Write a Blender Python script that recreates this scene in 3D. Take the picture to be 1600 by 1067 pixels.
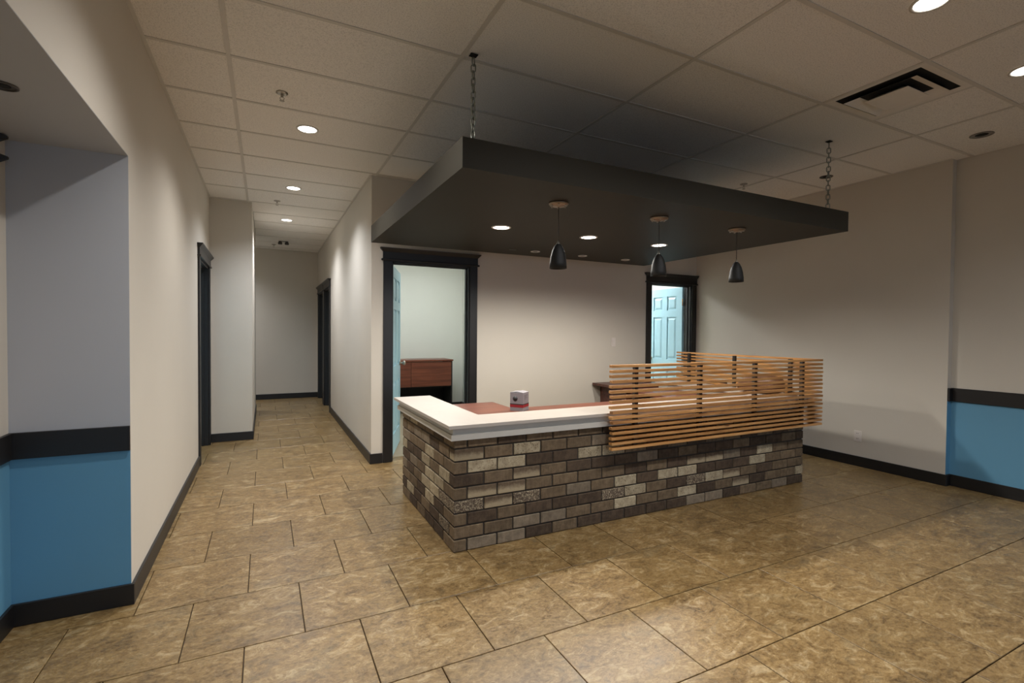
import bpy, bmesh, math, random
from mathutils import Vector, Matrix
random.seed(7)
scene = bpy.context.scene
for o in list(bpy.data.objects):
    bpy.data.objects.remove(o)
COL = scene.collection

# ------------------------------------------------------------------ camera
F_PX, YAW, PITCH, ROLL, CAM_H = 770.841, 0.4640, 0.0200, 0.0080, 1.392
def setup_camera():
    cy, sy, cp, sp = math.cos(YAW), math.sin(YAW), math.cos(PITCH), math.sin(PITCH)
    Fv = Vector((sy*cp, cy*cp, -sp)); R0 = Vector((cy, -sy, 0)); U0 = R0.cross(Fv)
    R = math.cos(ROLL)*R0 + math.sin(ROLL)*U0
    U = -math.sin(ROLL)*R0 + math.cos(ROLL)*U0
    cam = bpy.data.cameras.new('camera'); ob = bpy.data.objects.new('camera', cam)
    COL.objects.link(ob)
    m = Matrix.Identity(4)
    for i in range(3):
        m[i][0] = R[i]; m[i][1] = U[i]; m[i][2] = -Fv[i]
    m[0][3], m[1][3], m[2][3] = 0, 0, CAM_H
    ob.matrix_world = m
    cam.sensor_width = 36.0; cam.sensor_fit = 'HORIZONTAL'
    cam.lens = F_PX/1600*36.0; cam.clip_start = 0.05
    scene.camera = ob
setup_camera()

# ------------------------------------------------------------------ world, exposure, lamp settings
world = bpy.data.worlds.new('world'); scene.world = world; world.use_nodes = True
bgn = world.node_tree.nodes['Background']
bgn.inputs[0].default_value = (0.60, 0.75, 1.0, 1); bgn.inputs[1].default_value = 2.0
vs = scene.view_settings
vs.view_transform = 'Standard'; vs.look = 'None'; vs.gamma = 1.0; vs.use_curve_mapping = False
vs.exposure = 0.0
LAMP_W = 205.0            # watts of each ceiling can
CANOPY_W = 132.0          # watts of each can in the hanging canopy
LAMP_COL = (1.0, 0.975, 0.96)
CORRIDOR_COL = (0.97, 1.0, 1.08)   # cooler lamps in the corridor
CANOPY_COL = (1.0, 0.95, 0.88)
CANOPY_CONE = math.radians(164)
CAN_CONE = math.radians(138)
OFFICE_1_E, OFFICE_2_E = 18.5, 52.0

# ------------------------------------------------------------------ measures
H = 2.997
XL, XA, XC, XP = -0.607, -1.06, 0.985, -0.147     # left wall, alcove wall, corridor right wall, corridor bump
XR, XR2 = 5.61, 5.68                               # right wall, recessed right wall
YB, YJ, YA, Y7, YE, YF = 5.233, 2.256, 3.067, 7.048, 10.978, -2.4
WT = 0.12
YS = 9.55          # the side passage opens here
KX0, KX1, KY0, KY1 = 1.053, 4.515, 2.899, 4.18     # brick counter outline
SLAB_T, SLAB_B = 0.81, 0.79

# ------------------------------------------------------------------ materials
def s2l(c):
    return tuple((v/12.92 if v <= 0.04045 else ((v+0.055)/1.055)**2.4) for v in [x/255.0 for x in c])
MATS = {}
class NT:
    def __init__(self, name):
        self.m = bpy.data.materials.new(name); self.m.use_nodes = True
        self.t = self.m.node_tree; self.n = self.t.nodes; self.b = self.n['Principled BSDF']
        MATS[name] = self.m
    def add(self, typ, **kw):
        n = self.n.new(typ)
        for k, v in kw.items():
            if k in ('inputs',):
                for kk, vv in v.items(): n.inputs[kk].default_value = vv
            else: setattr(n, k, v)
        return n
    def link(self, a, b): self.t.links.new(a, b)
    def ramp(self, fac, stops):
        r = self.add('ShaderNodeValToRGB'); e = r.color_ramp.elements
        while len(e) < len(stops): e.new(0.5)
        for el, (p, c) in zip(e, stops): el.position = p; el.color = (*c, 1)
        self.link(fac, r.inputs[0]); return r.outputs[0]
    def coords(self, kind='Object', scale=(1, 1, 1), rnd=0.0):
        tc = self.add('ShaderNodeTexCoord'); mp = self.add('ShaderNodeMapping'); mp.inputs['Scale'].default_value = scale
        self.link(tc.outputs[kind], mp.inputs[0])
        if rnd:
            oi = self.add('ShaderNodeObjectInfo'); mu = self.add('ShaderNodeMath', operation='MULTIPLY'); mu.inputs[1].default_value = rnd
            self.link(oi.outputs['Random'], mu.inputs[0]); self.link(mu.outputs[0], mp.inputs['Location'])
        return mp.outputs[0]
    def noise(self, vec, scale, detail=4, rough=0.55, dist=0.0):
        n = self.add('ShaderNodeTexNoise'); n.inputs['Scale'].default_value = scale; n.inputs['Detail'].default_value = detail
        n.inputs['Roughness'].default_value = rough; n.inputs['Distortion'].default_value = dist
        if vec is not None: self.link(vec, n.inputs['Vector'])
        return n.outputs['Fac']
    def bump(self, fac, strength, dist=0.01):
        b = self.add('ShaderNodeBump'); b.inputs['Strength'].default_value = strength; b.inputs['Distance'].default_value = dist
        self.link(fac, b.inputs['Height']); self.link(b.outputs[0], self.b.inputs['Normal'])
    def mix(self, fac, a, b, mode='MIX'):
        m = self.add('ShaderNodeMix', data_type='RGBA', blend_type=mode)
        if isinstance(fac, float): m.inputs[0].default_value = fac
        else: self.link(fac, m.inputs[0])
        for i, c in ((6, a), (7, b)):
            if isinstance(c, tuple): m.inputs[i].default_value = (*c, 1)
            else: self.link(c, m.inputs[i])
        return m.outputs[2]
    def base(self, c, rough=0.5, metal=0.0, spec=None):
        if isinstance(c, tuple): self.b.inputs['Base Color'].default_value = (*c[:3], 1)
        else: self.link(c, self.b.inputs['Base Color'])
        self.b.inputs['Roughness'].default_value = rough; self.b.inputs['Metallic'].default_value = metal
        if spec is not None: self.b.inputs['Specular IOR Level'].default_value = spec
        return self.m

def paint(name, rgb, rough=0.6, bump=0.05, var=0.05):
    n = NT(name); c = s2l(rgb); v = n.coords('Object')
    f = n.noise(v, 1.3, 3)
    n.base(n.mix(f, tuple(x*(1-var) for x in c), tuple(min(1, x*(1+var)) for x in c)), rough)
    if bump: n.bump(n.noise(v, 260, 2), bump, 0.002)
    return n.m
def plain(name, rgb, rough=0.5, metal=0.0, spec=None):
    n = NT(name); c = s2l(rgb); v = n.coords('Object')
    f = n.noise(v, 14, 3)
    return n.base(n.mix(f, tuple(x*0.94 for x in c), tuple(min(1, x*1.06) for x in c)), rough, metal, spec)
def emit(name, rgb, strength):
    n = NT(name); n.base((0.9, 0.9, 0.9), 0.4)
    n.b.inputs['Emission Color'].default_value = (*rgb, 1); n.b.inputs['Emission Strength'].default_value = strength
    return n.m

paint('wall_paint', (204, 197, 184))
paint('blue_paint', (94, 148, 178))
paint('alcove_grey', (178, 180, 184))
paint('office_paint', (214, 216, 208))
paint('canopy_paint', (57, 54, 47), 0.55, 0.03).node_tree.nodes['Principled BSDF'].inputs['Specular IOR Level'].default_value = 0.1
plain('black_trim', (27, 26, 26), 0.42)
plain('door_blue', (166, 206, 220), 0.42)
plain('soffit_paint', (130, 130, 126), 0.6)
plain('slab_white', (176, 167, 156), 0.4)
plain('fascia_white', (196, 192, 182), 0.45)
plain('plate_white', (216, 208, 200), 0.4)
plain('shade_black', (20, 20, 19), 0.6)
plain('bronze', (140, 124, 106), 0.4, 0.9)
plain('nickel', (176, 170, 160), 0.3, 1.0)
plain('zinc', (150, 154, 146), 0.3, 1.0)
plain('brass', (150, 110, 60), 0.35, 0.9)
plain('grid_metal', (206, 200, 190), 0.45)
plain('vent_white', (224, 218, 208), 0.45)
plain('void_black', (14, 14, 14), 0.8)
plain('lamp_trim', (208, 204, 196), 0.4)
plain('mid_trim', (128, 122, 112), 0.4)
plain('dark_trim', (70, 66, 60), 0.4)
plain('grout', (76, 62, 50), 0.85)
plain('mortar', (62, 56, 48), 0.9)
plain('office_carpet', (150, 140, 120), 0.95)
plain('pavement', (165, 165, 162), 0.9)
plain('frame_metal', (60, 62, 64), 0.4, 0.6)
plain('carton_grey', (140, 136, 138), 0.5)
plain('carton_red', (150, 36, 44), 0.5)
plain('carton_black', (40, 40, 40), 0.5)
plain('carton_line', (110, 102, 104), 0.5)
plain('bag_brown', (92, 60, 36), 0.5)
plain('bag_dark', (60, 40, 28), 0.5)
emit('lamp_glow', (1.0, 0.93, 0.86), 14.0)
emit('office_glow_1', (0.96, 1.0, 1.0), OFFICE_1_E)
emit('office_glow_2', (0.92, 0.97, 1.0), OFFICE_2_E)

def ceiling_tile_mat():
    n = NT('ceiling_tile'); v = n.coords('Object', rnd=40)
    f = n.noise(v, 150, 3, 0.7); c = s2l((238, 233, 225))
    n.base(n.ramp(f, [(0.34, tuple(x*0.74 for x in c)), (0.5, c), (0.7, tuple(min(1, x*1.04) for x in c))]), 0.95, spec=0.1)
    n.bump(n.noise(v, 170, 3, 0.7), 0.5, 0.004)
ceiling_tile_mat()

def floor_mat():
    n = NT('floor_tile'); v = n.coords('Object', (1.0, 1.5, 1.0), rnd=60)
    big = n.noise(v, 3.4, 6, 0.62, 0.8)
    mid = n.noise(v, 8, 10, 0.76, 1.3)
    sm = n.noise(v, 44, 6, 0.78, 0.6)
    c = n.ramp(big, [(0.34, s2l((92, 68, 38))), (0.45, s2l((130, 100, 58))), (0.56, s2l((154, 124, 78))), (0.68, s2l((128, 116, 92)))])
    d = n.ramp(mid, [(0.39, s2l((62, 44, 24))), (0.47, s2l((122, 93, 53))), (0.54, s2l((148, 119, 74))), (0.64, s2l((206, 186, 148)))])
    out = n.mix(0.60, c, d)
    out = n.mix(0.28, out, n.ramp(sm, [(0.38, s2l((66, 48, 28))), (0.62, s2l((196, 172, 128)))]))
    oi = n.add('ShaderNodeObjectInfo')
    tint = n.ramp(oi.outputs['Random'], [(0.0, (0.70, 0.70, 0.66)), (1.0, (0.83, 0.83, 0.79))])
    out = n.mix(1.0, out, tint, 'MULTIPLY')
    n.base(out, 0.38)
    rr = n.add('ShaderNodeMapRange'); rr.inputs['To Min'].default_value = 0.22; rr.inputs['To Max'].default_value = 0.46
    n.link(mid, rr.inputs[0]); n.link(rr.outputs[0], n.b.inputs['Roughness'])
    n.bump(mid, 0.3, 0.004)
floor_mat()

def brick_mat(name, lo, mid, hi, rough=0.85, speck=None, streak=0.5, split=None):
    n = NT(name); v = n.coords('Object', rnd=30)
    vs_ = n.coords('Object', (70, 70, 9), rnd=30)
    a = n.noise(v, 22, 5, 0.65); st = n.noise(vs_, 1.0, 3, 0.6)
    c = n.ramp(a, [(0.32, s2l(lo)), (0.5, s2l(mid)), (0.7, s2l(hi))])
    c = n.mix(streak*0.5, c, n.ramp(st, [(0.35, s2l(lo)), (0.65, s2l(hi))]))
    if speck:
        sp = n.noise(v, speck[1], 2, 0.8)
        msk = n.ramp(sp, [(speck[2], (0, 0, 0)), (speck[2]+0.07, (1, 1, 1))])
        c = n.mix(msk, c, s2l(speck[0]))
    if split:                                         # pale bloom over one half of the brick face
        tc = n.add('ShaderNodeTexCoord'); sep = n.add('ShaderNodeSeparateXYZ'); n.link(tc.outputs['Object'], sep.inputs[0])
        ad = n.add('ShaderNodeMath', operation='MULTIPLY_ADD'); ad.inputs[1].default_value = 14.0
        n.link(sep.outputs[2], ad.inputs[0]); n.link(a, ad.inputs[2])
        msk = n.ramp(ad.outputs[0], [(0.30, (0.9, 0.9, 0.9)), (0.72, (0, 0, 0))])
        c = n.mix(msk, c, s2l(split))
    oi = n.add('ShaderNodeObjectInfo')
    c = n.mix(1.0, c, n.ramp(oi.outputs['Random'], [(0.0, (0.82, 0.82, 0.82)), (1.0, (1.1, 1.1, 1.1))]), 'MULTIPLY')
    n.base(c, rough, spec=0.25); n.bump(n.noise(v, 120, 4, 0.7), 0.6, 0.004)
brick_mat('brick_D', (64, 52, 41), (80, 66, 52), (96, 80, 64))
brick_mat('brick_M', (90, 76, 58), (110, 93, 72), (128, 110, 86))
brick_mat('brick_T', (106, 94, 78), (126, 112, 93), (144, 129, 108))
brick_mat('brick_L', (140, 126, 102), (168, 154, 126), (188, 174, 146), speck=((108, 91, 70), 90, 0.58), streak=0.3)
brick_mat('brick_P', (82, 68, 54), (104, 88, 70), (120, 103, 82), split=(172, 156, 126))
brick_mat('brick_S', (76, 64, 53), (92, 79, 66), (110, 95, 78), speck=((176, 161, 133), 120, 0.52))

def wood_mat(name, dark, mid, lite, scale=1.0, rough=0.45, knots=True):
    n = NT(name); v = n.coords('Object', (2.2*scale, 38*scale, 38*scale), rnd=50)
    g = n.noise(v, 1.0, 5, 0.6, 0.6)
    c = n.ramp(g, [(0.30, s2l(dark)), (0.5, s2l(mid)), (0.72, s2l(lite))])
    if knots:
        kv = n.coords('Object', (5.0, 14, 14), rnd=63)
        k = n.noise(kv, 1.0, 1, 0.4)
        c = n.mix(n.ramp(k, [(0.765, (0, 0, 0)), (0.80, (1, 1, 1))]), c, s2l((70, 34, 14)))
    oi = n.add('ShaderNodeObjectInfo')
    c = n.mix(1.0, c, n.ramp(oi.outputs['Random'], [(0.0, (0.84, 0.80, 0.76)), (1.0, (1.08, 1.06, 1.04))]), 'MULTIPLY')
    n.base(c, rough); n.bump(g, 0.15, 0.002)
wood_mat('cedar', (142, 98, 54), (184, 134, 78), (208, 162, 106))
wood_mat('cherry', (84, 42, 28), (108, 58, 40), (126, 74, 52), 0.6, 0.35, False)
wood_mat('walnut', (58, 32, 26), (78, 44, 36), (96, 58, 46), 0.6, 0.4, False)

def glass_mat():
    n = NT('window_glass'); out = n.n['Material Output']; n.n.remove(n.b)
    tr = n.add('ShaderNodeBsdfTransparent'); gl = n.add('ShaderNodeBsdfGlossy'); gl.inputs['Roughness'].default_value = 0.02
    fr = n.add('ShaderNodeFresnel'); mx = n.add('ShaderNodeMixShader')
    n.link(fr.outputs[0], mx.inputs[0]); n.link(tr.outputs[0], mx.inputs[1]); n.link(gl.outputs[0], mx.inputs[2])
    n.link(mx.outputs[0], out.inputs[0])
glass_mat()

# ------------------------------------------------------------------ object helpers
def link(o, parent=None, loc=None):
    COL.objects.link(o)
    if parent is not None: o.parent = parent
    if loc is not None: o.location = loc
    return o
def empty(name, loc=(0, 0, 0), rz=0.0, parent=None):
    o = bpy.data.objects.new(name, None); o.empty_display_size = 0.1
    link(o, parent, loc); o.rotation_euler = (0, 0, rz); return o
def tag(o, label=None, cat=None, group=None, kind=None):
    if label: o['label'] = label
    if cat: o['category'] = cat
    if group: o['group'] = group
    if kind: o['kind'] = kind
    return o
def bm_box(bm, x0, x1, y0, y1, z0, z1, bev=0.0, seg=1):
    vs_ = [bm.verts.new(p) for p in ((x0,y0,z0),(x1,y0,z0),(x1,y1,z0),(x0,y1,z0),(x0,y0,z1),(x1,y0,z1),(x1,y1,z1),(x0,y1,z1))]
    fs = [bm.faces.new([vs_[i] for i in f]) for f in ((3,2,1,0),(4,5,6,7),(0,1,5,4),(1,2,6,5),(2,3,7,6),(3,0,4,7))]
    if bev > 0:
        es = list({e for f in fs for e in f.edges})
        bmesh.ops.bevel(bm, geom=es, offset=bev, segments=seg, affect='EDGES', profile=0.5)
def bm_lathe(bm, prof, n=24, c=(0, 0, 0), cap=True):
    rings = []
    for r, z in prof:
        rings.append([bm.verts.new((c[0]+r*math.cos(2*math.pi*i/n), c[1]+r*math.sin(2*math.pi*i/n), c[2]+z)) for i in range(n)])
    for a, b in zip(rings, rings[1:]):
        for i in range(n):
            bm.faces.new((a[i], a[(i+1) % n], b[(i+1) % n], b[i]))
    if cap:
        bm.faces.new(list(reversed(rings[0]))); bm.faces.new(rings[-1])
    for f in bm.faces: f.smooth = True
def bm_tube(bm, pts, r, n=8, closed=False):
    pts = [Vector(p) for p in pts]; rings = []; m = len(pts)
    for i, p in enumerate(pts):
        a = pts[(i-1) % m] if (closed or i > 0) else p
        b = pts[(i+1) % m] if (closed or i < m-1) else p
        t = (b-a).normalized(); u = t.cross(Vector((0, 0, 1)))
        if u.length < 1e-3: u = t.cross(Vector((0, 1, 0)))
        if closed: u = Vector((0, 1, 0)).cross(t)
        u.normalize(); w = t.cross(u)
        rings.append([bm.verts.new(p+u*r*math.cos(2*math.pi*k/n)+w*r*math.sin(2*math.pi*k/n)) for k in range(n)])
    for i in range(m if closed else m-1):
        a, b = rings[i], rings[(i+1) % m]
        for k in range(n): bm.faces.new((a[k], a[(k+1) % n], b[(k+1) % n], b[k]))
    if not closed:
        bm.faces.new(list(reversed(rings[0]))); bm.faces.new(rings[-1])
    for f in bm.faces: f.smooth = True
def finish(name, bm, mat, parent=None, loc=None):
    bmesh.ops.recalc_face_normals(bm, faces=bm.faces[:])
    me = bpy.data.meshes.new(name); bm.to_mesh(me); bm.free(); me.materials.append(MATS[mat])
    return link(bpy.data.objects.new(name, me), parent, loc)
def wpos(o):
    v = Vector(o.location)
    while o.parent: o = o.parent; v += Vector(o.location)
    return v
def box(name, x0, x1, y0, y1, z0, z1, mat, parent=None, bev=0.0, seg=1):
    """box given in world coordinates; its origin sits at its own centre"""
    c = Vector(((x0+x1)/2, (y0+y1)/2, (z0+z1)/2))
    bm = bmesh.new(); bm_box(bm, x0-c.x, x1-c.x, y0-c.y, y1-c.y, z0-c.z, z1-c.z, bev, seg)
    return finish(name, bm, mat, parent, c-(wpos(parent) if parent else Vector((0, 0, 0))))
def boxes(name, lst, mat, parent=None, bev=0.0):
    """several boxes of one continuous piece"""
    x0, y0, z0 = lst[0][0], lst[0][2], min(b[4] for b in lst); c = Vector((x0, y0, z0))
    bm = bmesh.new()
    for b in lst: bm_box(bm, b[0]-c.x, b[1]-c.x, b[2]-c.y, b[3]-c.y, b[4]-c.z, b[5]-c.z, bev)
    return finish(name, bm, mat, parent, c-(wpos(parent) if parent else Vector((0, 0, 0))))
def st(o): return tag(o, kind='structure')
def mesh_copy(name, src, parent, loc):
    o = bpy.data.objects.new(name, src); return link(o, parent, loc)

# ------------------------------------------------------------------ floor: grout bed and tiles
floor = st(boxes('floor', [(XA-0.1, XR2+0.1, YF-0.1, YB+0.06, -0.12, -0.013), (XL-0.14, XC+0.06, YB+0.06, YE+0.1, -0.12, -0.013), (-3.1, XL-0.14, YS-WT, YE+0.1, -0.12, -0.013)], 'grout'))
def floor_tiles():
    TX, TY, fx, fy, sft = 0.490, 0.500, -0.327, 2.432, 0.243
    rects = [(XA-0.03, XR2+0.03, YF-0.03, YB+0.06), (XL-0.13, XC+0.05, YB, Y7+0.05), (XP-0.03, XC+0.05, Y7, YE+0.03), (-3.03, XP, YS-0.03, YE+0.03)]
    cache = {}; g = 0.0022; bv = 0.0016; fl = Vector(floor.location); rest = bmesh.new()
    for r in range(-10, 19):
        off = fx+(sft if r % 2 else 0.0)
        for k in range(-7, 14):
            x0, x1, y0, y1 = off+k*TX, off+(k+1)*TX, fy+r*TY, fy+(r+1)*TY
            px = []
            for a, b, c, d in rects:
                u0, u1, v0, v1 = max(x0, a), min(x1, b), max(y0, c), min(y1, d)
                if u1-u0 > 0.012 and v1-v0 > 0.012: px.append((u0, u1, v0, v1))
            if not px: continue
            u0, u1 = min(p[0] for p in px), max(p[1] for p in px); v0, v1 = min(p[2] for p in px), max(p[3] for p in px)
            w, d = round(u1-u0, 3), round(v1-v0, 3)
            if v1 < -0.9:                                 # the furthest rows behind the camera: one joined part
                bm_box(rest, u0+g-fl.x, u1-g-fl.x, v0+g-fl.y, v1-g-fl.y, -0.013-fl.z, -fl.z, 0.0012); continue
            if (w, d) not in cache:
                bm = bmesh.new(); a, b = w/2-g, d/2-g
                lo = [bm.verts.new(p) for p in ((-a,-b,-0.013),(a,-b,-0.013),(a,b,-0.013),(-a,b,-0.013))]
                md = [bm.verts.new(p) for p in ((-a,-b,-bv),(a,-b,-bv),(a,b,-bv),(-a,b,-bv))]
                a -= bv; b -= bv
                hi = [bm.verts.new(p) for p in ((-a,-b,0),(a,-b,0),(a,b,0),(-a,b,0))]
                for p, q in ((lo, md), (md, hi)):
                    for i in range(4): bm.faces.new((p[i], p[(i+1) % 4], q[(i+1) % 4], q[i]))
                bm.faces.new(hi)
                me = bpy.data.meshes.new('floor_tile'); bm.to_mesh(me); bm.free(); me.materials.append(MATS['floor_tile']); cache[(w, d)] = me
            mesh_copy('floor_tile', cache[(w, d)], floor, Vector(((u0+u1)/2, (v0+v1)/2, random.uniform(-0.0006, 0)))-fl)
    tag(finish('floor_tile_field', rest, 'floor_tile', floor), kind='stuff')
floor_tiles()

# ------------------------------------------------------------------ ceiling: deck, tee grid and lay-in tiles
ceiling = st(boxes('ceiling', [(XL, XR2+0.1, YF-0.1, YB+0.06, H+0.02, H+0.12), (XL-0.14, XC+0.06, YB+0.06, YE+0.1, H+0.02, H+0.12), (-3.1, XL-0.14, YS-WT, YE+0.1, H+0.02, H+0.12)], 'void_black'))
GX, GY, S = -0.189, 2.749, 1.2192
def ceiling_grid():
    cl = Vector(ceiling.location); cache = {}
    rects = [(XL, XR2, YF, YB), (XL, XC, YB, Y7), (XP, XC, Y7, YE), (-3.0, XP, YS, YE)]
    vent = (GX+3*S, GX+3.5*S, GY-S, GY-S/2)
    def tile(u0, u1, v0, v1):
        w, d = round(u1-u0, 3), round(v1-v0, 3)
        if (w, d) not in cache:
            bm = bmesh.new(); bm_box(bm, -w/2+0.004, w/2-0.004, -d/2+0.004, d/2-0.004, 0, 0.015)
            me = bpy.data.meshes.new('ceiling_tile'); bm.to_mesh(me); bm.free(); me.materials.append(MATS['ceiling_tile']); cache[(w, d)] = me
        mesh_copy('ceiling_tile', cache[(w, d)], ceiling, Vector(((u0+u1)/2, (v0+v1)/2, H))-cl)
    for i in range(-3, 6):
        for j in range(-10, 15):
            x0, x1, y0, y1 = GX+i*S, GX+(i+1)*S, GY+j*S/2, GY+(j+1)*S/2
            px = []
            for a, b, c, d in rects:
                u0, u1, v0, v1 = max(x0, a), min(x1, b), max(y0, c), min(y1, d)
                if u1-u0 > 0.02 and v1-v0 > 0.02: px.append((u0, u1, v0, v1))
            if not px: continue
            u0, u1 = min(p[0] for p in px), max(p[1] for p in px); v0, v1 = min(p[2] for p in px), max(p[3] for p in px)
            if i == 3 and j == -2: tile(u0+S/2, u1, v0, v1)
            else: tile(u0, u1, v0, v1)
    hw = 0.012; z0, z1 = H-0.005, H+0.004
    for i in range(0, 6):
        x = GX+i*S
        if x < XR2: box('grid_bar', x-hw, x+hw, YF, YB if x > XC else (Y7 if x < XP else YE), z0, z1, 'grid_metal', ceiling)
    for j in range(-8, 14):
        y = GY+j*S/2
        if y < YF: continue
        a, b = (XL, XR2) if y < YB else ((XL, XC) if y < Y7 else ((XP, XC) if y < YS else (-3.0, XC)))
        box('grid_bar', a, b, y-hw, y+hw, z0+0.0006, z1, 'grid_metal', ceiling)
    x = GX+3.5*S; box('grid_bar', x-hw, x+hw, GY-S, GY-S/2, z0+0.001, z1, 'grid_metal', ceiling)
    # wall angle along the edges
    e = 0.02
    for a in ((XL, XL+e, YF, Y7), (XC, XC+e*0+0.0, 0, 0)):
        if a[1] > a[0]: box('wall_angle', *a, z0+0.001, z1, 'grid_metal', ceiling)
    box('wall_angle', XC-e, XC, YB, YE, z0+0.001, z1, 'grid_metal', ceiling)
    box('wall_angle', XC, XR, YB-e, YB, z0+0.001, z1, 'grid_metal', ceiling)
    box('wall_angle', XR-e, XR, YJ, YB-e, z0+0.001, z1, 'grid_metal', ceiling)
    box('wall_angle', XL+e, XP, Y7-e, Y7, z0+0.001, z1, 'grid_metal', ceiling)
    # dark depth above the air diffuser is a black sheet, see diffuser()
ceiling_grid()

# ------------------------------------------------------------------ walls
ZT = H+0.02
D1 = (1.19, 2.08, 2.13)        # door 1 opening x0, x1, head
D2 = (4.752, 5.515, 2.085)     # door 2 opening
DL = (5.95, 6.90, 2.13)        # left corridor door y0, y1, head
DR = ((8.86, 9.70, 2.13), (9.93, 10.80, 2.13))
st(boxes('wall_left', [(XA, XL, YA, YA+1.6, 0, ZT), (XL-WT, XL, YA+1.6, DL[0], 0, ZT), (XL-WT, XL, DL[1], Y7+WT, 0, ZT), (XL-WT, XL, DL[0], DL[1], DL[2], ZT)], 'wall_paint'))
st(box('wall_left_header', XA, XL, YF, YA, 2.25, ZT, 'wall_paint'))
st(box('wall_alcove', XA-WT, XA, YF, YA+0.1, 0, ZT, 'wall_paint'))
st(boxes('wall_corridor_bump', [(XL, XP, Y7, Y7+WT, 0, ZT), (XP-WT, XP, Y7+WT, YS, 0, ZT), (-3.0, XP-WT, YS-WT, YS, 0, ZT), (-3.12, -3.0, YS-WT, YE+WT, 0, ZT)], 'wall_paint'))
st(box('wall_corridor_end', -3.0, XC+WT, YE, YE+WT, 0, ZT, 'wall_paint'))
st(boxes('wall_corridor_right', [(XC, XC+WT, YB+WT, DR[0][0], 0, ZT), (XC, XC+WT, DR[0][1], DR[1][0], 0, ZT), (XC, XC+WT, DR[1][1], YE, 0, ZT),
     (XC, XC+WT, DR[0][0], DR[0][1], DR[0][2], ZT), (XC, XC+WT, DR[1][0], DR[1][1], DR[1][2], ZT)], 'wall_paint'))
st(boxes('wall_back', [(XC, D1[0], YB, YB+WT, 0, ZT), (D1[0], D1[1], YB, YB+WT, D1[2], ZT), (D1[1], D2[0], YB, YB+WT, 0, ZT),
     (D2[0], D2[1], YB, YB+WT, D2[2], ZT), (D2[1], XR, YB, YB+WT, 0, ZT)], 'wall_paint'))
st(boxes('wall_right', [(XR, XR2+WT, YJ, YB+WT, 0, ZT), (XR2, XR2+WT, YF, YJ, 0, ZT)], 'wall_paint'))
# blue painted dado
def dado(name, x0, x1, y0, y1): st(box(name, x0, x1, y0, y1, 0.0, 0.785, 'blue_paint'))
dado('wall_dado_alcove_end', XA, XL-0.0005, YA-0.002, YA)
dado('wall_dado_alcove', XA, XA+0.002, YF, YA-0.002)
dado('wall_dado_right', XR2-0.002, XR2, YF, YJ-0.002)
dado('wall_dado_jog', XR+0.0005, XR2, YJ-0.002, YJ)
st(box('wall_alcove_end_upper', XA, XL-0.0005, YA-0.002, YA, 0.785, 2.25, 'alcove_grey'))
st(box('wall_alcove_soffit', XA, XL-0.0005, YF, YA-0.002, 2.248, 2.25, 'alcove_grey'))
# chair rails
RZ = (0.782, 0.905); T = 0.016
def rail(n, x0, x1, y0, y1): st(box('trim_%d' % n, x0, x1, y0, y1, RZ[0], RZ[1], 'black_trim', bev=0.002))
rail(1, XA, XL, YA-T, YA); rail(2, XA, XA+T, YF, YA-T); rail(3, XR2-T, XR2, YF, YJ-T); rail(4, XR+0.001, XR2, YJ-T, YJ)
# baseboards
BH = 0.105; BT = 0.014
def base(side, x0, x1, y0, y1): st(box('baseboard_'+side, x0, x1, y0, y1, 0, BH, 'black_trim', bev=0.002))
base('alcove', XA, XA+BT, YF, YA-BT); base('alcove_end', XA, XL+BT, YA-BT, YA)
base('left', XL, XL+BT, YA, DL[0]-0.09); base('bump', XL+0.001, XP+BT, Y7-BT, Y7); base('bump_side', XP, XP+BT, Y7, YS); base('side_passage', -3.0, XP+BT, YS, YS+BT)
base('corridor_end', -3.0, XC, YE-BT, YE); base('corridor_right', XC-BT, XC, YB, DR[0][0]-0.09)
base('back_corner', XC-BT, D1[0]-0.09, YB-BT, YB); base('back', D1[1]+0.11, D2[0]-0.09, YB-BT, YB)
base('right', XR-BT, XR, YJ-BT, YB-0.02); base('right_recess', XR2-BT, XR2, YF, YJ-BT)
base('right_jog', XR, XR2, YJ-BT, YJ)

# front of the building behind the camera: glazed storefront
st(boxes('wall_front', [(XA-WT, XR2+WT, YF-WT, YF, 2.25, ZT), (XA-WT, XA+0.25, YF-WT, YF, 0, 2.25), (XR2-0.35, XR2+WT, YF-WT, YF, 0, 2.25),
     (XA+0.25, XR2-0.35, YF-WT, YF, 0, 0.35)], 'wall_paint'))
def storefront():
    x0, x1, z0, z1 = XA+0.25, XR2-0.35, 0.35, 2.25; n = 5
    w = st(empty('window_1', ((x0+x1)/2, YF-0.06, z0)))
    fr = 0.03
    box('frame_sill', x0, x1, YF-0.09, YF-0.03, z0, z0+0.05, 'frame_metal', w)
    box('frame_head', x0, x1, YF-0.09, YF-0.03, z1-0.05, z1, 'frame_metal', w)
    for i in range(n+1):
        x = x0+(x1-x0)*i/n; a, b = max(x0, x-fr), min(x1, x+fr)
        box('mullion', a, b, YF-0.09, YF-0.03, z0+0.05, z1-0.05, 'frame_metal', w)
    for i in range(n):
        a, b = x0+(x1-x0)*i/n+fr, x0+(x1-x0)*(i+1)/n-fr
        if i == 0: a = x0+fr
        if i == n-1: b = x1-fr
        box('pane', a, b, YF-0.064, YF-0.058, z0+0.05, z1-0.05, 'window_glass', w)
storefront()
st(box('ground_outside', -30, 36, -40, YF-WT, -0.2, -0.05, 'pavement'))

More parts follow.
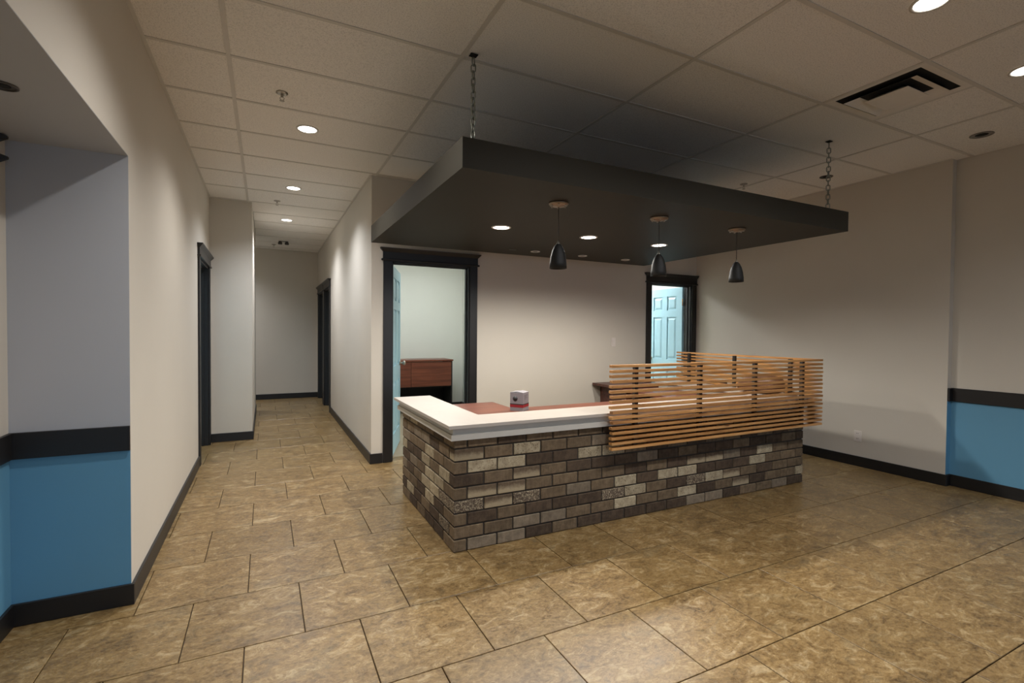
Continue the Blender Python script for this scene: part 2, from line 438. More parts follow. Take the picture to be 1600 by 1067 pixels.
# offices behind the back wall
O1 = (XC+WT, 3.226, YB+WT, 8.47); O2 = (3.346, 6.6, YB+WT, 8.2); OH = 2.75
def office(n, r, paintm):
    x0, x1, y0, y1 = r; t = 0.1
    st(box('floor_office_%d' % n, x0-0.1, x1+0.1, y0-0.06, y1+t, -0.1, -0.002, 'office_carpet'))
    st(box('ceiling_office_%d' % n, x0-0.1, x1+0.1, y0, y1+t, OH, OH+0.1, 'ceiling_tile'))
    st(box('wall_office_%d_back' % n, x0-0.1, x1+0.1, y1, y1+t, 0, OH, paintm))
    st(box('wall_office_%d_right' % n, x1, x1+t, y0, y1, 0, OH, paintm))
    if n == 2: st(box('wall_office_2_front', XR, x1+t, y0-0.002, y0+0.02, 0, OH, paintm))
    st(box('baseboard_office_%d_back' % n, x0, x1, y1-BT, y1, 0, BH, 'black_trim'))
    st(box('baseboard_office_%d_right' % n, x1-BT, x1, y0, y1-BT, 0, BH, 'black_trim'))
office(1, O1, 'office_paint'); office(2, O2, 'office_paint')
st(box('wall_office_1_left', O1[0], O1[0]+0.012, O1[2], O1[3], 0, OH, 'office_paint'))

# unseen boxes added behind the corridor doors to block outside light
st(boxes('wall_leak_block_right', [(1.9, 2.0, 8.58, 11.1, 0, 2.6), (XC+WT, 1.9, 11.0, 11.1, 0, 2.6), (XC+WT, 2.0, 8.57, 8.58, 0, 2.6), (XC+WT, 2.0, 8.57, 11.1, 2.6, 2.7), (XC+0.06, 2.0, 8.57, 11.1, -0.1, -0.014)], 'wall_paint'))
st(boxes('wall_leak_block_left', [(-1.7, -1.6, YA+1.5, 7.3, 0, 2.6), (-1.6, XL-WT, 7.17, 7.3, 0, 2.6), (-1.6, XA, YA+1.5, YA+1.6, 0, 2.6), (-1.7, XL-WT, YA+1.5, 7.3, 2.6, 2.7), (-1.7, XL-0.14, YA+1.5, 7.3, -0.1, -0.014)], 'wall_paint'))

# ------------------------------------------------------------------ doors
def door_leaf(parent, w, h, hinge_loc, rz, knob_side, hinges=True):
    """leaf runs along local +x from the hinge; thickness along y"""
    leaf_t = 0.036
    bm = bmesh.new(); t = leaf_t/2
    sw = 0.115; mw = 0.10; iw = (w-2*sw-mw)/2
    zs = [0.0, 0.22, 0.22+0.56, 0.22+0.56+0.17, 0.22+0.56+0.17+0.66, 0.0, 0.0, h]
    rails = [(0, 0.22), (0.80, 0.98), (1.62, 1.72), (h-0.12, h)]
    bm_box(bm, 0, sw, -t, t, 0, h); bm_box(bm, w-sw, w, -t, t, 0, h)
    for a, b in rails: bm_box(bm, sw, w-sw, -t, t, a, b)
    for (a, b) in ((0.22, 0.80), (0.98, 1.62), (1.72, h-0.12)): bm_box(bm, sw+iw, sw+iw+mw, -t, t, a, b)
    leaf = finish('door_leaf', bm, 'door_blue', parent, hinge_loc); leaf.rotation_euler = (0, 0, rz)
    for (a, b) in ((0.22, 0.80), (0.98, 1.62), (1.72, h-0.12)):
        for x in (sw, sw+iw+mw):
            bm = bmesh.new(); W2, H2 = iw/2, (b-a)/2
            bm_box(bm, -W2, W2, -0.006, 0.006, -H2, H2)
            for s in (-1, 1):
                o_ = [bm.verts.new((sx*(W2-0.018), s*0.006, sz*(H2-0.018))) for sx, sz in ((-1,-1),(1,-1),(1,1),(-1,1))]
                i_ = [bm.verts.new((sx*(W2-0.045), s*0.016, sz*(H2-0.045))) for sx, sz in ((-1,-1),(1,-1),(1,1),(-1,1))]
                for i in range(4): bm.faces.new((o_[i], o_[(i+1) % 4], i_[(i+1) % 4], i_[i]))
                bm.faces.new(i_)
            finish('panel', bm, 'door_blue', leaf, (x+W2, 0, (a+b)/2))
    for s in (-1, 1):
        bm = bmesh.new()
        bm_lathe(bm, [(0.030, 0), (0.030, 0.006), (0.011, 0.010), (0.011, 0.035), (0.022, 0.042), (0.028, 0.054), (0.024, 0.066), (0.008, 0.071)], 16)
        k = finish('knob', bm, 'nickel', leaf, (w-0.065, s*t, 0.98)); k.rotation_euler = (-s*math.pi/2, 0, 0)
    if hinges:
        for z in (0.22, 1.05, h-0.22):
            bm = bmesh.new(); bm_lathe(bm, [(0.008, -0.05), (0.008, 0.05)], 10); finish('hinge', bm, 'brass', leaf, (-0.006, knob_side*t, z))
    return leaf
def casing_set(parent, w, h, depth, cw=0.085):
    """frame of an opening; local x along the wall, -y towards the viewer's room, opening 0..w, wall from y=0 to depth"""
    t = 0.018; j = 0.02
    def lb(name, *a, bev=0.002):
        c = Vector(((a[0]+a[1])/2, (a[2]+a[3])/2, (a[4]+a[5])/2)); bm = bmesh.new()
        bm_box(bm, a[0]-c.x, a[1]-c.x, a[2]-c.y, a[3]-c.y, a[4]-c.z, a[5]-c.z, bev); return finish(name, bm, 'black_trim', parent, c)
    lb('jamb', 0, j, 0, depth, 0, h); lb('jamb', w-j, w, 0, depth, 0, h); lb('head_jamb', j, w-j, 0, depth, h-j, h)
    lb('door_stop', j, j+0.012, depth-0.075, depth-0.045, 0, h-j); lb('door_stop', w-j-0.012, w-j, depth-0.075, depth-0.045, 0, h-j)
    lb('door_stop', j+0.012, w-j-0.012, depth-0.075, depth-0.045, h-j-0.012, h-j)
    lb('casing', -cw, 0.006, -t, 0, 0, h); lb('casing', w-0.006, w+cw, -t, 0, 0, h)
    # header: bead, frieze, flared cap
    x0, x1 = -cw, w+cw
    lb('header_bead', x0-0.022, x1+0.022, -t-0.014, 0, h-0.004, h+0.016, bev=0.005)
    lb('header_frieze', x0-0.004, x1+0.004, -t-0.003, 0, h+0.016, h+0.098)
    bm = bmesh.new(); a = [(x0-0.004, -t-0.003, x1+0.004), (x0-0.030, -t-0.030, x1+0.030), (x0-0.034, -t-0.034, x1+0.034)]; zz = (h+0.088, h+0.118, h+0.130)
    rg = [[bm.verts.new(p) for p in ((u, v, z), (s, v, z), (s, 0, z), (u, 0, z))] for (u, v, s), z in zip(a, zz)]
    for p, q in zip(rg, rg[1:]):
        for i in range(4): bm.faces.new((p[i], p[(i+1) % 4], q[(i+1) % 4], q[i]))
    bm.faces.new(rg[-1]); bm.faces.new(list(reversed(rg[0])))
    finish('header_cap', bm, 'black_trim', parent)
    return j
d1 = st(empty('door_1', (D1[0], YB, 0)))
casing_set(d1, D1[1]-D1[0], D1[2], WT)
door_leaf(d1, 0.85, 2.09, (0.026, WT+0.012, 0.012), math.radians(70.5), -1)
d2 = st(empty('door_2', (D2[0], YB, 0)))
casing_set(d2, D2[1]-D2[0], D2[2], WT)
door_leaf(d2, 0.72, 2.05, (D2[1]-D2[0]-0.024, WT+0.012, 0.012), math.radians(89), 1)
# corridor doors: local x runs along the wall
dl = st(empty('door_3', (XL, DL[0], 0), math.radians(90)))
casing_set(dl, DL[1]-DL[0], DL[2], WT); door_leaf(dl, DL[1]-DL[0]-0.05, 2.09, (DL[1]-DL[0]-0.025, WT-0.02, 0.006), math.pi, 1, False)
for n, d in enumerate(DR):
    dr = st(empty('door_%d' % (4+n), (XC, d[1], 0), math.radians(-90)))
    casing_set(dr, d[1]-d[0], d[2], WT); door_leaf(dr, d[1]-d[0]-0.05, 2.09, (0.025, WT-0.02, 0.01), 0, 1, False)

# ------------------------------------------------------------------ reception counter: brick, top, screens
counter = tag(empty('reception_counter', (KX0, KY0, 0)), 'U-shaped reception counter clad in mottled brown brick', 'counter')
CH, PITCH_X, G = 0.082, 0.210, 0.010
KYR = 4.50
BD = 0.085
boxes('mortar_core', [(KX0+0.009, KX1-0.009, KY0+0.009, KY0+0.28, 0, 0.711), (KX0+0.009, KX0+0.22, KY0+0.28, KY1-0.009, 0, 0.711),
      (KX1-0.22, KX1-0.009, KY0+0.28, KYR-0.009, 0, 0.711)], 'mortar', counter)
_bc = {}
def brick(x0, x1, y0, y1, c, code):
    z0, z1 = c*CH+0.003, min((c+1)*CH-0.007, 0.711)
    w, d = round(x1-x0, 3), round(y1-y0, 3)
    key = (w, d, code, c == 8)
    if key not in _bc:
        bm = bmesh.new(); bm_box(bm, -w/2, w/2, -d/2, d/2, -(z1-z0)/2, (z1-z0)/2, 0.0035)
        me = bpy.data.meshes.new('brick'); bmesh.ops.recalc_face_normals(bm, faces=bm.faces[:]); bm.to_mesh(me); bm.free(); me.materials.append(MATS['brick_'+code]); _bc[key] = me
    j = 0.0012
    mesh_copy('brick', _bc[key], counter, Vector(((x0+x1)/2-KX0+random.uniform(-j, j), (y0+y1)/2-KY0+random.uniform(-j, j), (z0+z1)/2)))
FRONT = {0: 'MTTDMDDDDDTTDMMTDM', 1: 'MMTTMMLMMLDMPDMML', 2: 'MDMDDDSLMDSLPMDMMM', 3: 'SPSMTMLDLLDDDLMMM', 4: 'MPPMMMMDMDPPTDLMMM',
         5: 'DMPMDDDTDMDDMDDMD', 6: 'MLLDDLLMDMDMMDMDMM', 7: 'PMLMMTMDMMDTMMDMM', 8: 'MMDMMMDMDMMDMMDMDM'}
LEFT = {0: 'MDDMDMM', 1: 'SDMDLDM', 2: 'MDLDMMDM', 3: 'SLLMDTM', 4: 'MLLMTDM', 5: 'LMLDDLM', 6: 'TMLMMTM', 7: 'MDTTMML', 8: 'MDMMLTM'}
for c in range(9):
    full = (c % 2 == 1)
    codes = FRONT[c]; i = 0
    if full:
        x = KX0
    else:
        x = KX0+BD+G-0.0; i = 1
    while x < KX1-0.03:
        x1 = x+PITCH_X-G
        last = x1 > KX1-0.07
        if last: x1 = KX1
        if last and not full: pass
        brick(x, min(x1, KX1), KY0, KY0+BD, c, codes[min(i, len(codes)-1)])
        x = x1+G; i += 1
    # left face
    lc = LEFT[c]; i = 0
    y = KY0+BD+G if full else KY0
    while y < KY1-0.03:
        y1 = y+PITCH_X-G
        if y1 > KY1-0.05: y1 = KY1
        brick(KX0, KX0+BD, y, y1, c, (FRONT[c][0] if (i == 0 and not full) else lc[min(i, len(lc)-1)])); y = y1+G; i += 1
    # right face
    y = KY0+BD+G + (0.0 if full else PITCH_X/2)
    if not full: brick(KX1-BD, KX1, KY0+BD+G, y-G, c, 'M')
    while y < KYR-0.03:
        y1 = y+PITCH_X-G
        if y1 > KYR-0.05: y1 = KYR
        brick(KX1-BD, KX1, y, y1, c, random.choice('DMMTMDML')); y = y1+G
# end returns of the two legs
for c in range(9):
    brick(KX0+BD+G, KX0+0.22, KY1-BD, KY1, c, random.choice('DMMT')); brick(KX1-0.22, KX1-BD-G, KYR-BD, KYR, c, random.choice('DMMT'))

SX0, SX1, SY0 = KX0-0.05, 4.55, KY0-0.047
top = tag(empty('countertop', (SX0, SY0, SLAB_B)), 'white countertop with mitred corner capping the brick counter', 'countertop')
def u_shape(name, x0, x1, y0, yl, yr, wd, z0, z1, mat, parent, bev=0.0):
    c = wpos(parent); bm = bmesh.new()
    pts = [(x0, y0), (x1, y0), (x1, yr), (x1-wd, yr), (x1-wd, y0+wd), (x0+wd, y0+wd), (x0+wd, yl), (x0, yl)]
    lo = [bm.verts.new((x-c.x, y-c.y, z0-c.z)) for x, y in pts]; hi = [bm.verts.new((x-c.x, y-c.y, z1-c.z)) for x, y in pts]
    # three quads each on top and bottom
    for q in ((0, 1, 4, 5), (1, 2, 3, 4), (5, 6, 7, 0)):
        bm.faces.new([hi[i] for i in q]); bm.faces.new([lo[i] for i in reversed(q)])
    n = len(pts)
    for i in range(n): bm.faces.new((lo[i], lo[(i+1) % n], hi[(i+1) % n], hi[i]))
    if bev:
        es = [e for e in bm.edges if len(e.link_faces) == 2 and e.calc_face_angle(0) > 0.5]
        bmesh.ops.bevel(bm, geom=es, offset=bev, segments=2, affect='EDGES')
    return finish(name, bm, mat, parent)
u_shape('slab', SX0, SX1, SY0, 4.305, 4.56, 0.36*0+0.325, SLAB_B, SLAB_T, 'slab_white', top, 0.004)
u_shape('fascia', SX0+0.036, SX1-0.036, SY0+0.034, 4.25, 4.53, 0.255, 0.7125, SLAB_B, 'fascia_white', top, 0.002)
u_shape('lower_strip', SX0+0.022, SX1-0.022, SY0+0.020, 4.255, 4.535, 0.268, 0.7120, 0.748, 'fascia_white', top, 0.003)
# desk surface inside the counter
wt = tag(empty('desk_worktop', (1.30, 3.2, 0)), 'cherry brown desk surface inside the reception counter', 'desk')
u_shape('desk_top', 1.305, 4.215, 3.165, 4.14, 4.45, 0.57, 0.715, 0.742, 'cherry', wt, 0.002)
box('gable', 1.31, 1.86, 4.10, 4.125, 0, 0.715, 'walnut', wt); box('gable', 3.66, 4.20, 4.41, 4.435, 0, 0.715, 'walnut', wt)
box('support_panel', 2.78, 2.80, 3.20, 3.70, 0, 0.715, 'walnut', wt)

# slatted screens
NS, SP, SH = 17, 0.0368, 0.019
SZ0 = 0.553
SFY = SY0-0.066
def slat_screen(name, label, axis):
    s = tag(empty(name, (2.19, SFY, SZ0) if axis == 'x' else (4.575, SFY, SZ0)), label, 'screen', 'cedar slat screens on the counter')
    p = wpos(s)
    if axis == 'x': L = 4.615-2.19
    else: L = 4.57-(SFY+0.042)
    bm = bmesh.new(); bm_box(bm, -L/2, L/2, -0.019, 0.019, -SH/2, SH/2, 0.0015)
    me = bpy.data.meshes.new('slat'); bmesh.ops.recalc_face_normals(bm, faces=bm.faces[:]); bm.to_mesh(me); bm.free(); me.materials.append(MATS['cedar'])
    for i in range(NS):
        z = SH/2+i*SP+random.uniform(-0.0012, 0.0012); e = random.uniform(-0.006, 0.006)
        if axis == 'x': mesh_copy('slat', me, s, (L/2+e, 0.019, z))
        else:
            o = mesh_copy('slat', me, s, (0.020, 0.042+L/2+e*0.3, z)); o.rotation_euler = (0, 0, math.radians(90))
    hz = (NS-1)*SP+SH
    if axis == 'x':
        for x in (2.44, 3.095, 3.745, 4.385): box('post', x-0.016, x+0.016, SFY+0.038, SY0, SZ0+0.002, SZ0+hz-0.012, 'black_trim', s)
    else:
        for y in (3.07, 3.71, 4.35): box('post', 4.55, 4.576, y-0.016, y+0.016, SZ0+0.002, SZ0+hz-0.012, 'black_trim', s)
slat_screen('slat_screen', 'long horizontal cedar slat screen on the front of the brick counter', 'x')
slat_screen('slat_screen', 'cedar slat screen along the right side of the counter, behind the front screen', 'y')

# things on the counter
def carton():
    c = tag(empty('small_carton', (1.885, 3.62, 0.742), math.radians(38)), 'small grey and red printed carton on the cherry desk surface', 'box')
    a, h = 0.058, 0.150
    def lb(name, x0, x1, y0, y1, z0, z1, mat):
        bm = bmesh.new(); cc = Vector(((x0+x1)/2, (y0+y1)/2, (z0+z1)/2)); bm_box(bm, x0-cc.x, x1-cc.x, y0-cc.y, y1-cc.y, z0-cc.z, z1-cc.z, 0.0008); return finish(name, bm, mat, c, cc)
    lb('carton_body', -a, a, -a, a, 0, h, 'carton_grey')
    lb('red_band', -a-0.0008, a+0.0008, -a-0.0008, a+0.0008, 0.030, 0.052, 'carton_red')
    lb('dark_stripe', -a-0.0010, a+0.0010, -a-0.0010, a+0.0010, 0.052, 0.060, 'carton_black')
    bm = bmesh.new(); bm_lathe(bm, [(0.021, 0), (0.021, 0.0012)], 24)
    o = finish('printed_disc', bm, 'carton_black', c, (-a, 0.012, 0.100)); o.rotation_euler = (0, -math.pi/2, 0)
    for i, (z, w) in enumerate(((0.128, 0.07), (0.118, 0.05), (0.106, 0.06), (0.094, 0.045))):
        lb('printed_line', -0.035, -0.035+w, -a-0.001, -a, z, z+0.004, 'carton_line')
    for s, r in ((1, 0.25), (-1, 0.2)):
        bm = bmesh.new(); bm_box(bm, -a, a, 0, 0.055, 0, 0.0015)
        f = finish('lid_flap', bm, 'carton_grey', c, (0, -s*a, h)); f.rotation_euler = (r*0.6, 0, 0 if s > 0 else math.pi)
carton()
def bag():
    b = tag(empty('soft_bag', (4.335, 3.22, SLAB_T)), 'slumped brown soft bag lying on the white countertop behind the slats', 'bag')
    bm = bmesh.new(); bmesh.ops.create_uvsphere(bm, u_segments=28, v_segments=18, radius=1)
    for v in bm.verts:
        x, y, z = v.co
        sx = math.copysign(abs(x)**0.75, x)*0.11; sy = math.copysign(abs(y)**0.7, y)*0.235
        zz = 0.095+math.copysign(abs(z)**0.6, z)*0.095
        zz *= 1.0-0.30*max(0, y)+0.02*math.sin(7*y+3*x)
        v.co = (sx*(1-0.25*max(0, z)), sy*(1-0.12*max(0, z)), max(0.0, zz))
    for f in bm.faces: f.smooth = True
    finish('bag_body', bm, 'bag_brown', b)
    bm = bmesh.new(); bm_tube(bm, [(0.02*math.sin(t), 0.09*math.cos(t)-0.03, 0.150+0.025*math.sin(t)) for t in [math.pi*i/10 for i in range(11)]], 0.008, 8)
    finish('handle', bm, 'bag_dark', b)
    bm = bmesh.new(); bm_tube(bm, [(-0.088*math.cos(t*0.9), 0.19*math.cos(t), 0.02+0.135*math.sin(t)) for t in [math.pi*i/16 for i in range(17)]], 0.004, 6)
    finish('seam', bm, 'bag_dark', b)
bag()

# back desk by the wall
bd = tag(empty('wall_desk', (4.4, 4.9, 0)), 'dark walnut desk against the back wall behind the counter', 'desk')
box('desk_top', 3.775, 5.55, 4.62, YB-0.016, 0.712, 0.742, 'walnut', bd, 0.002)
box('gable', 3.90, 3.925, 4.66, YB-0.02, 0, 0.712, 'walnut', bd); box('gable', 5.50, 5.525, 4.66, YB-0.02, 0, 0.712, 'walnut', bd)
box('modesty_panel', 3.925, 5.50, 5.08, 5.10, 0.12, 0.712, 'walnut', bd)

# credenza in the office
cr = tag(empty('office_credenza', (2.2, 8.2, 0)), 'red-brown credenza with open black base in the left office', 'cabinet')
cx0, cx1, cy0, cy1 = 1.45, 2.86, 7.98, 8.45
box('cabinet_top', cx0-0.01, cx1+0.012, cy0-0.015, cy1, 0.885, 0.91, 'cherry', cr, 0.002)
boxes('carcass', [(cx0, cx0+0.02, cy0+0.02, cy1, 0.012, 0.885), (cx1-0.02, cx1, cy0, cy1, 0.012, 0.885), (cx0+0.02, cx1-0.02, cy0+0.03, cy1, 0.44, 0.46), (cx0+0.02, cx1-0.02, cy1-0.02, cy1, 0.05, 0.44)], 'void_black', cr)
for i in range(2):
    w = (cx1-cx0-0.02)/2; box('cabinet_door', cx0+0.004+i*w, cx0+i*w+w, cy0, cy0+0.02, 0.465, 0.880, 'cherry', cr, 0.002)

# ------------------------------------------------------------------ hanging canopy
CX0, CX1, CY0, CY1, CZ0, CZ1 = 0.91, 4.28, 2.405, 4.85, 2.236, 2.395
can = tag(empty('hanging_canopy', (CX0, CY0, CZ0)), 'dark charcoal rectangular canopy hung by chains over the counter', 'canopy')
box('soffit_board', CX0+0.02, CX1-0.02, CY0+0.02, CY1-0.02, CZ0, CZ0+0.014, 'canopy_paint', can)
box('side_board', CX0, CX1, CY0, CY0+0.02, CZ0, CZ1, 'canopy_paint', can); box('side_board', CX0, CX1, CY1-0.02, CY1, CZ0, CZ1, 'canopy_paint', can)
box('side_board', CX0, CX0+0.02, CY0+0.02, CY1-0.02, CZ0, CZ1, 'canopy_paint', can); box('side_board', CX1-0.02, CX1, CY0+0.02, CY1-0.02, CZ0, CZ1, 'canopy_paint', can)
box('top_board', CX0+0.02, CX1-0.02, CY0+0.02, CY1-0.02, CZ1-0.02, CZ1-0.004, 'canopy_paint', can)
# chains
def link_mesh():
    bm = bmesh.new(); pts = []
    L, W = 0.025, 0.0135
    for i in range(20):
        t = 2*math.pi*i/20; pts.append((W*math.sin(t), 0, (L-W)*(1 if math.cos(t) > 0 else -1)+W*math.cos(t)))
    bm_tube(bm, pts, 0.0042, 6, closed=True)
    me = bpy.data.meshes.new('chain_link'); bmesh.ops.recalc_face_normals(bm, faces=bm.faces[:]); bm.to_mesh(me); bm.free(); me.materials.append(MATS['zinc']); return me
LM = link_mesh()
def chain(x, y, label):
    z0 = CZ1-0.004
    c = tag(empty('support_chain', (x, y, z0)), label, 'chain', 'chains holding up the canopy')
    n = 15; pitch = (H-0.012-z0-0.02)/n
    bm = bmesh.new(); bm_lathe(bm, [(0.020, 0), (0.020, 0.004), (0.008, 0.006), (0.008, 0.014)], 14); finish('eye_plate', bm, 'zinc', c)
    for i in range(n):
        o = mesh_copy('chain_link', LM, c, (0, 0, 0.026+i*pitch)); o.rotation_euler = (0, 0, math.radians(35+90*(i % 2)+random.uniform(-12, 12))); o.scale = (1, 1, pitch/0.041)
    b = boxes('dark_hole_plate', [(x-0.022, x+0.022, y-0.018, y+0.018, H-0.010, H-0.006)], 'void_black', c)  # black plate stands in for the dark hole in the ceiling tile
chain(1.082, 2.69, 'silver chain at the front left of the canopy, near the corridor')
chain(4.19, 2.52, 'silver chain at the front right of the canopy, near the right wall')

# ------------------------------------------------------------------ lamps
def spot(parent, z, watts, cone, col, blend, radius=0.055):
    l = bpy.data.lights.new('can_light', 'SPOT'); l.energy = watts; l.color = col; l.spot_size = cone; l.spot_blend = blend; l.shadow_soft_size = radius
    o = bpy.data.objects.new('can_light', l); link(o, parent, (0, 0, z)); return o
def downlight(x, y, z, label, on=True, watts=0, r=0.085, trim='lamp_trim', group=None, cone=CAN_CONE, col=LAMP_COL, blend=1.0):
    d = tag(empty('recessed_downlight', (x, y, z)), label, 'ceiling light', group)
    bm = bmesh.new(); bm_lathe(bm, [(r*0.80, -0.001), (r*0.82, -0.006), (r, -0.004), (r, 0.0)], 32, cap=False); finish('trim_ring', bm, trim, d)
    if on:
        bm = bmesh.new(); bm_lathe(bm, [(r*0.80, -0.0015), (r*0.5, -0.003), (0.004, -0.0035)], 28); finish('lens', bm, 'lamp_glow', d)
        spot(d, -0.008, watts, cone, col, blend)
    else:
        bm = bmesh.new(); bm_lathe(bm, [(r*0.80, -0.001), (r*0.55, -0.0015)], 28, cap=False); finish('reflector', bm, trim, d)
        bm = bmesh.new(); bm_lathe(bm, [(r*0.55, -0.0012), (r*0.3, -0.003), (0.004, -0.004)], 24); finish('unlit_bulb', bm, 'void_black', d)
    return d
ZC = H-0.0005
for x, y, t in ((0.305, 4.292, 'lit ceiling downlight over the corridor mouth, nearest in the corridor row'),
                (0.29, 6.138, 'lit corridor downlight, second from the reception end'),
                (0.285, 7.962, 'lit corridor downlight furthest down the corridor'),
                (0.30, 2.40, 'lit ceiling downlight beside the left wall opening, above the frame'),
                (2.871, 1.256, 'lit ceiling downlight at the top right, near the square air vent'),
                (4.11, 1.306, 'lit ceiling downlight at the right edge of the photo')):
    downlight(x, y, ZC, t, True, LAMP_W*(0.35 if x > 4 else 1.0), col=CORRIDOR_COL if y > 5 else LAMP_COL)
downlight(-1.1, 10.25, ZC, 'lit ceiling downlight in the side passage at the corridor end, out of sight', True, LAMP_W, col=CORRIDOR_COL)
for x, y, t in ((1.65, 1.256, 'lit ceiling downlight in front of the counter, above the frame'),):
    downlight(x, y, ZC, t, True, LAMP_W)
downlight(5.13, 1.883, ZC, 'unlit ceiling downlight between the air vent and right wall', False, trim='mid_trim', r=0.075)
downlight(5.12, 3.10, ZC, 'unlit ceiling downlight behind the right chain', False, trim='dark_trim', r=0.06)
downlight(-0.83, 2.382, 2.2475, 'unlit downlight in the soffit of the left alcove', False, trim='dark_trim', r=0.045)
for x, t in ((1.711, 'left'), (2.569, 'middle'), (3.392, 'right')):
    downlight(x, 3.63, CZ0-0.0005, 'lit downlight in the canopy underside, %s of the three' % t, True, CANOPY_W, r=0.08, cone=CANOPY_CONE, col=CANOPY_COL, blend=0.6)
for x, t in ((2.54, 'left'), (3.138, 'middle'), (3.735, 'right')):
    downlight(x, 4.545, CZ0-0.0005, 'small unlit ring light at the rear of the canopy, %s of the three' % t, False, trim='lamp_trim', r=0.05)
box('junction_plate', 2.235, 2.315, 4.53, 4.565, CZ0-0.004, CZ0, 'dark_trim', can)

def pendant(x, y, label):
    p = tag(empty('pendant_lamp', (x, y, CZ0)), label, 'pendant lamp', 'pendant lamps under the canopy')
    bm = bmesh.new(); bm_lathe(bm, [(0.066, 0), (0.066, -0.008), (0.058, -0.018), (0.020, -0.024), (0.006, -0.028)], 28); finish('ceiling_rose', bm, 'bronze', p)
    for k in range(6):
        a = k*math.pi/3; bm = bmesh.new(); bm_lathe(bm, [(0.006, -0.003), (0.006, 0.001), (0.002, 0.003)], 8); finish('rose_screw', bm, 'nickel', p, (0.05*math.cos(a), 0.05*math.sin(a), -0.022))
    bm = bmesh.new(); bm_lathe(bm, [(0.0028, -0.255), (0.0028, -0.02)], 8); finish('cord', bm, 'dark_trim', p)
    bm = bmesh.new(); bm_lathe(bm, [(0.018, -0.290), (0.016, -0.272), (0.007, -0.256), (0.005, -0.245)], 16); finish('socket_cap', bm, 'nickel', p)
    bm = bmesh.new()
    bm_lathe(bm, [(0.014, -0.268), (0.026, -0.282), (0.040, -0.312), (0.050, -0.350), (0.056, -0.395), (0.057, -0.428), (0.053, -0.428), (0.052, -0.395), (0.046, -0.350), (0.036, -0.314), (0.012, -0.275)], 28, cap=False)
    finish('shade', bm, 'shade_black', p)
    bm = bmesh.new(); bm_lathe(bm, [(0.010, -0.29), (0.012, -0.32), (0.022, -0.35), (0.022, -0.37), (0.006, -0.39)], 14); finish('bulb', bm, 'plate_white', p)
pendant(1.72, 2.77, 'black bell pendant lamp, leftmost of three under the canopy')
pendant(2.585, 2.77, 'black bell pendant lamp, middle of three under the canopy')
pendant(3.41, 2.77, 'black bell pendant lamp, rightmost of three under the canopy')

def troffer(r, mat, label):
    cx, cy = (r[0]+r[1])/2, (r[2]+r[3])/2
    t = tag(empty('troffer_light', (cx, cy, OH)), label, 'ceiling light')
    box('housing', cx-0.62, cx+0.62, cy-0.32, cy+0.32, OH-0.022, OH-0.002, 'lamp_trim', t); box('lens', cx-0.58, cx+0.58, cy-0.28, cy+0.28, OH-0.028, OH-0.022, mat, t)
troffer(O1, 'office_glow_1', 'fluorescent ceiling light in the left office, out of sight')
troffer((3.9, 6.2, O2[2], O2[3]), 'office_glow_2', 'fluorescent ceiling light in the right office, out of sight')

# ------------------------------------------------------------------ ceiling and wall fittings
def diffuser():
    x0, y0 = GX+3*S, GY-S; w = S/2; cx, cy = x0+w/2, y0+w/2
    d = tag(empty('air_diffuser', (cx, cy, H)), 'square louvred white air vent in the ceiling tiles', 'air vent')
    def frus(name, r0, z0, r1, z1, mat, t=0.004):
        bm = bmesh.new(); rs = []
        for r, z in ((r0, z0), (r1, z1), (r1-t, z1+0.002), (r0-t, z0+0.003)):
            rs.append([bm.verts.new((sx*r, sy*r, z)) for sx, sy in ((-1,-1),(1,-1),(1,1),(-1,1))])
        for a in range(4):
            p, q = rs[a], rs[(a+1) % 4]
            for i in range(4): bm.faces.new((p[i], p[(i+1) % 4], q[(i+1) % 4], q[i]))
        return finish(name, bm, mat, d)
    bm = bmesh.new(); bm_box(bm, -w/2+0.012, w/2-0.012, -w/2+0.012, w/2-0.012, 0.010, 0.018); finish('dark_backing', bm, 'void_black', d)  # flat black sheet painted as the shaded depth behind the louvres
    frus('outer_frame', w/2-0.008, -0.004, w/2-0.052, 0.000, 'vent_white')
    frus('louvre', 0.152, 0.006, 0.214, -0.022, 'vent_white'); frus('louvre', 0.070, 0.004, 0.118, -0.026, 'vent_white')
    bm = bmesh.new(); bm_box(bm, -0.126, 0.126, -0.126, 0.126, -0.030, -0.026); finish('centre_plate', bm, 'vent_white', d)
diffuser()
def sprinkler(x, y, label):
    s = tag(empty('fire_sprinkler', (x, y, H)), label, 'sprinkler', 'ceiling fire sprinklers')
    bm = bmesh.new(); bm_lathe(bm, [(0.038, 0), (0.038, -0.006), (0.020, -0.012), (0.010, -0.014)], 20); finish('escutcheon', bm, 'nickel', s)
    bm = bmesh.new(); bm_lathe(bm, [(0.008, -0.012), (0.008, -0.030)], 10); finish('stem', bm, 'nickel', s)
    for a in (-1, 1):
        bm = bmesh.new(); bm_tube(bm, [(a*0.006, 0, -0.028), (a*0.014, 0, -0.038), (a*0.004, 0, -0.054)], 0.0025, 6); finish('frame_arm', bm, 'nickel', s)
    bm = bmesh.new(); bm_lathe(bm, [(0.016, -0.054), (0.016, -0.056), (0.004, -0.058)], 16); finish('deflector', bm, 'nickel', s)
sprinkler(0.105, 3.72, 'ceiling sprinkler above the corridor mouth, nearest to the left wall opening')
sprinkler(0.136, 6.84, 'ceiling sprinkler between the second and third corridor downlights')
sprinkler(0.15, 10.34, 'tiny ceiling sprinkler at the far end of the corridor')
sprinkler(4.60, 3.66, 'ceiling sprinkler above the canopy near the right wall')
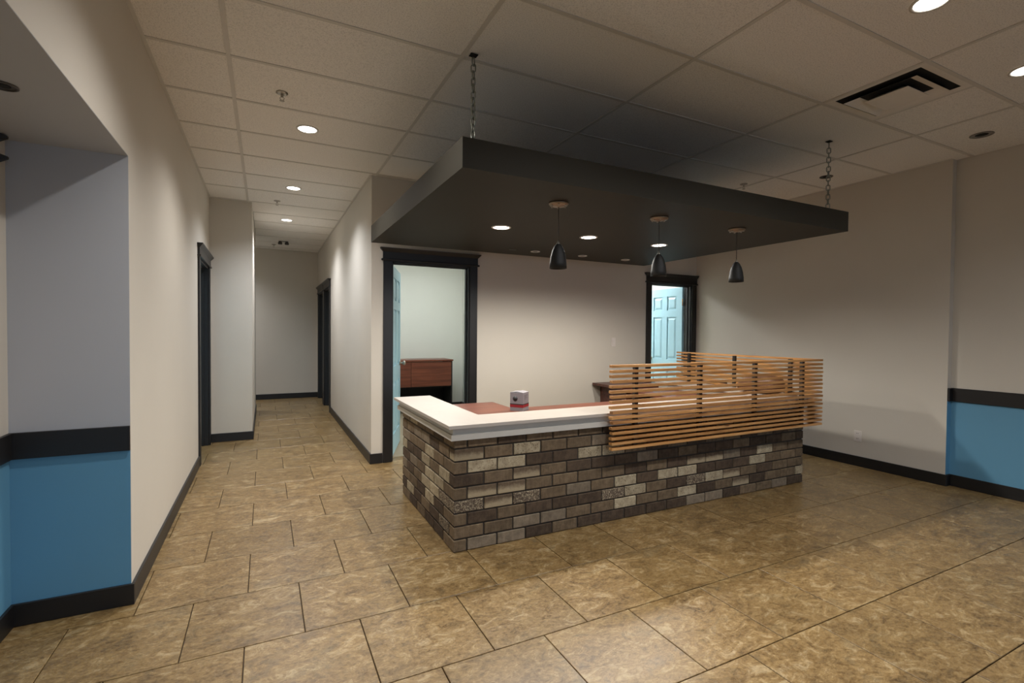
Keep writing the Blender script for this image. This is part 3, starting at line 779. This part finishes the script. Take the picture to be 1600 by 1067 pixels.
em = tag(empty('emergency_light', (0.30, 9.88, H)), 'small twin-headed dark fitting on the far corridor ceiling', 'light')
box('mount', 0.22, 0.38, 9.86, 9.90, H-0.010, H-0.004, 'dark_trim', em)
for s in (-1, 1):
    bm = bmesh.new(); bm_lathe(bm, [(0.02, 0), (0.034, -0.02), (0.036, -0.05), (0.03, -0.055)], 16); finish('lamp_head', bm, 'dark_trim', em, (s*0.055, 0, -0.008))

sw = tag(empty('light_switch', (4.114, YB, 1.262)), 'white rocker light switch on the back wall left of the right door', 'switch')
box('wall_plate', 4.079, 4.149, YB-0.006, YB, 1.205, 1.320, 'plate_white', sw, 0.002); box('rocker', 4.098, 4.130, YB-0.010, YB-0.006, 1.230, 1.295, 'plate_white', sw, 0.0015)
ot = tag(empty('power_outlet', (XR, 3.01, 0.316)), 'white power outlet low on the right wall', 'outlet')
box('wall_plate', XR-0.006, XR, 2.974, 3.046, 0.258, 0.374, 'plate_white', ot, 0.002)
for z in (0.288, 0.344):
    f = box('socket_face', XR-0.008, XR-0.006, 2.992, 3.028, z-0.018, z+0.018, 'plate_white', ot)
    for dy in (-0.007, 0.007): box('slot', XR-0.0088, XR-0.008, 3.01+dy-0.0015, 3.01+dy+0.0015, z-0.004, z+0.008, 'carton_black', f)
wb = tag(empty('wall_bracket', (XA, 2.98, 2.2)), 'black two-armed bracket high on the alcove wall at the left edge', 'bracket')
box('back_plate', XA, XA+0.008, 2.94, 2.99, 2.12, 2.24, 'black_trim', wb)
for z in (2.225, 2.135):
    c = Vector((0, 0, z-2.2)); bm = bmesh.new()
    p = [(0.008, -0.03, -0.012), (0.008, 0.008, -0.012), (0.008, 0.008, 0.024), (0.008, -0.03, 0.024), (0.042, -0.015, 0.004), (0.042, 0.0, 0.004), (0.042, 0.0, 0.014), (0.042, -0.015, 0.014)]
    vv = [bm.verts.new(q) for q in p]
    for f in ((0,1,2,3),(4,5,6,7),(0,1,5,4),(1,2,6,5),(2,3,7,6),(3,0,4,7)): bm.faces.new([vv[i] for i in f])
    finish('arm', bm, 'black_trim', wb, c)
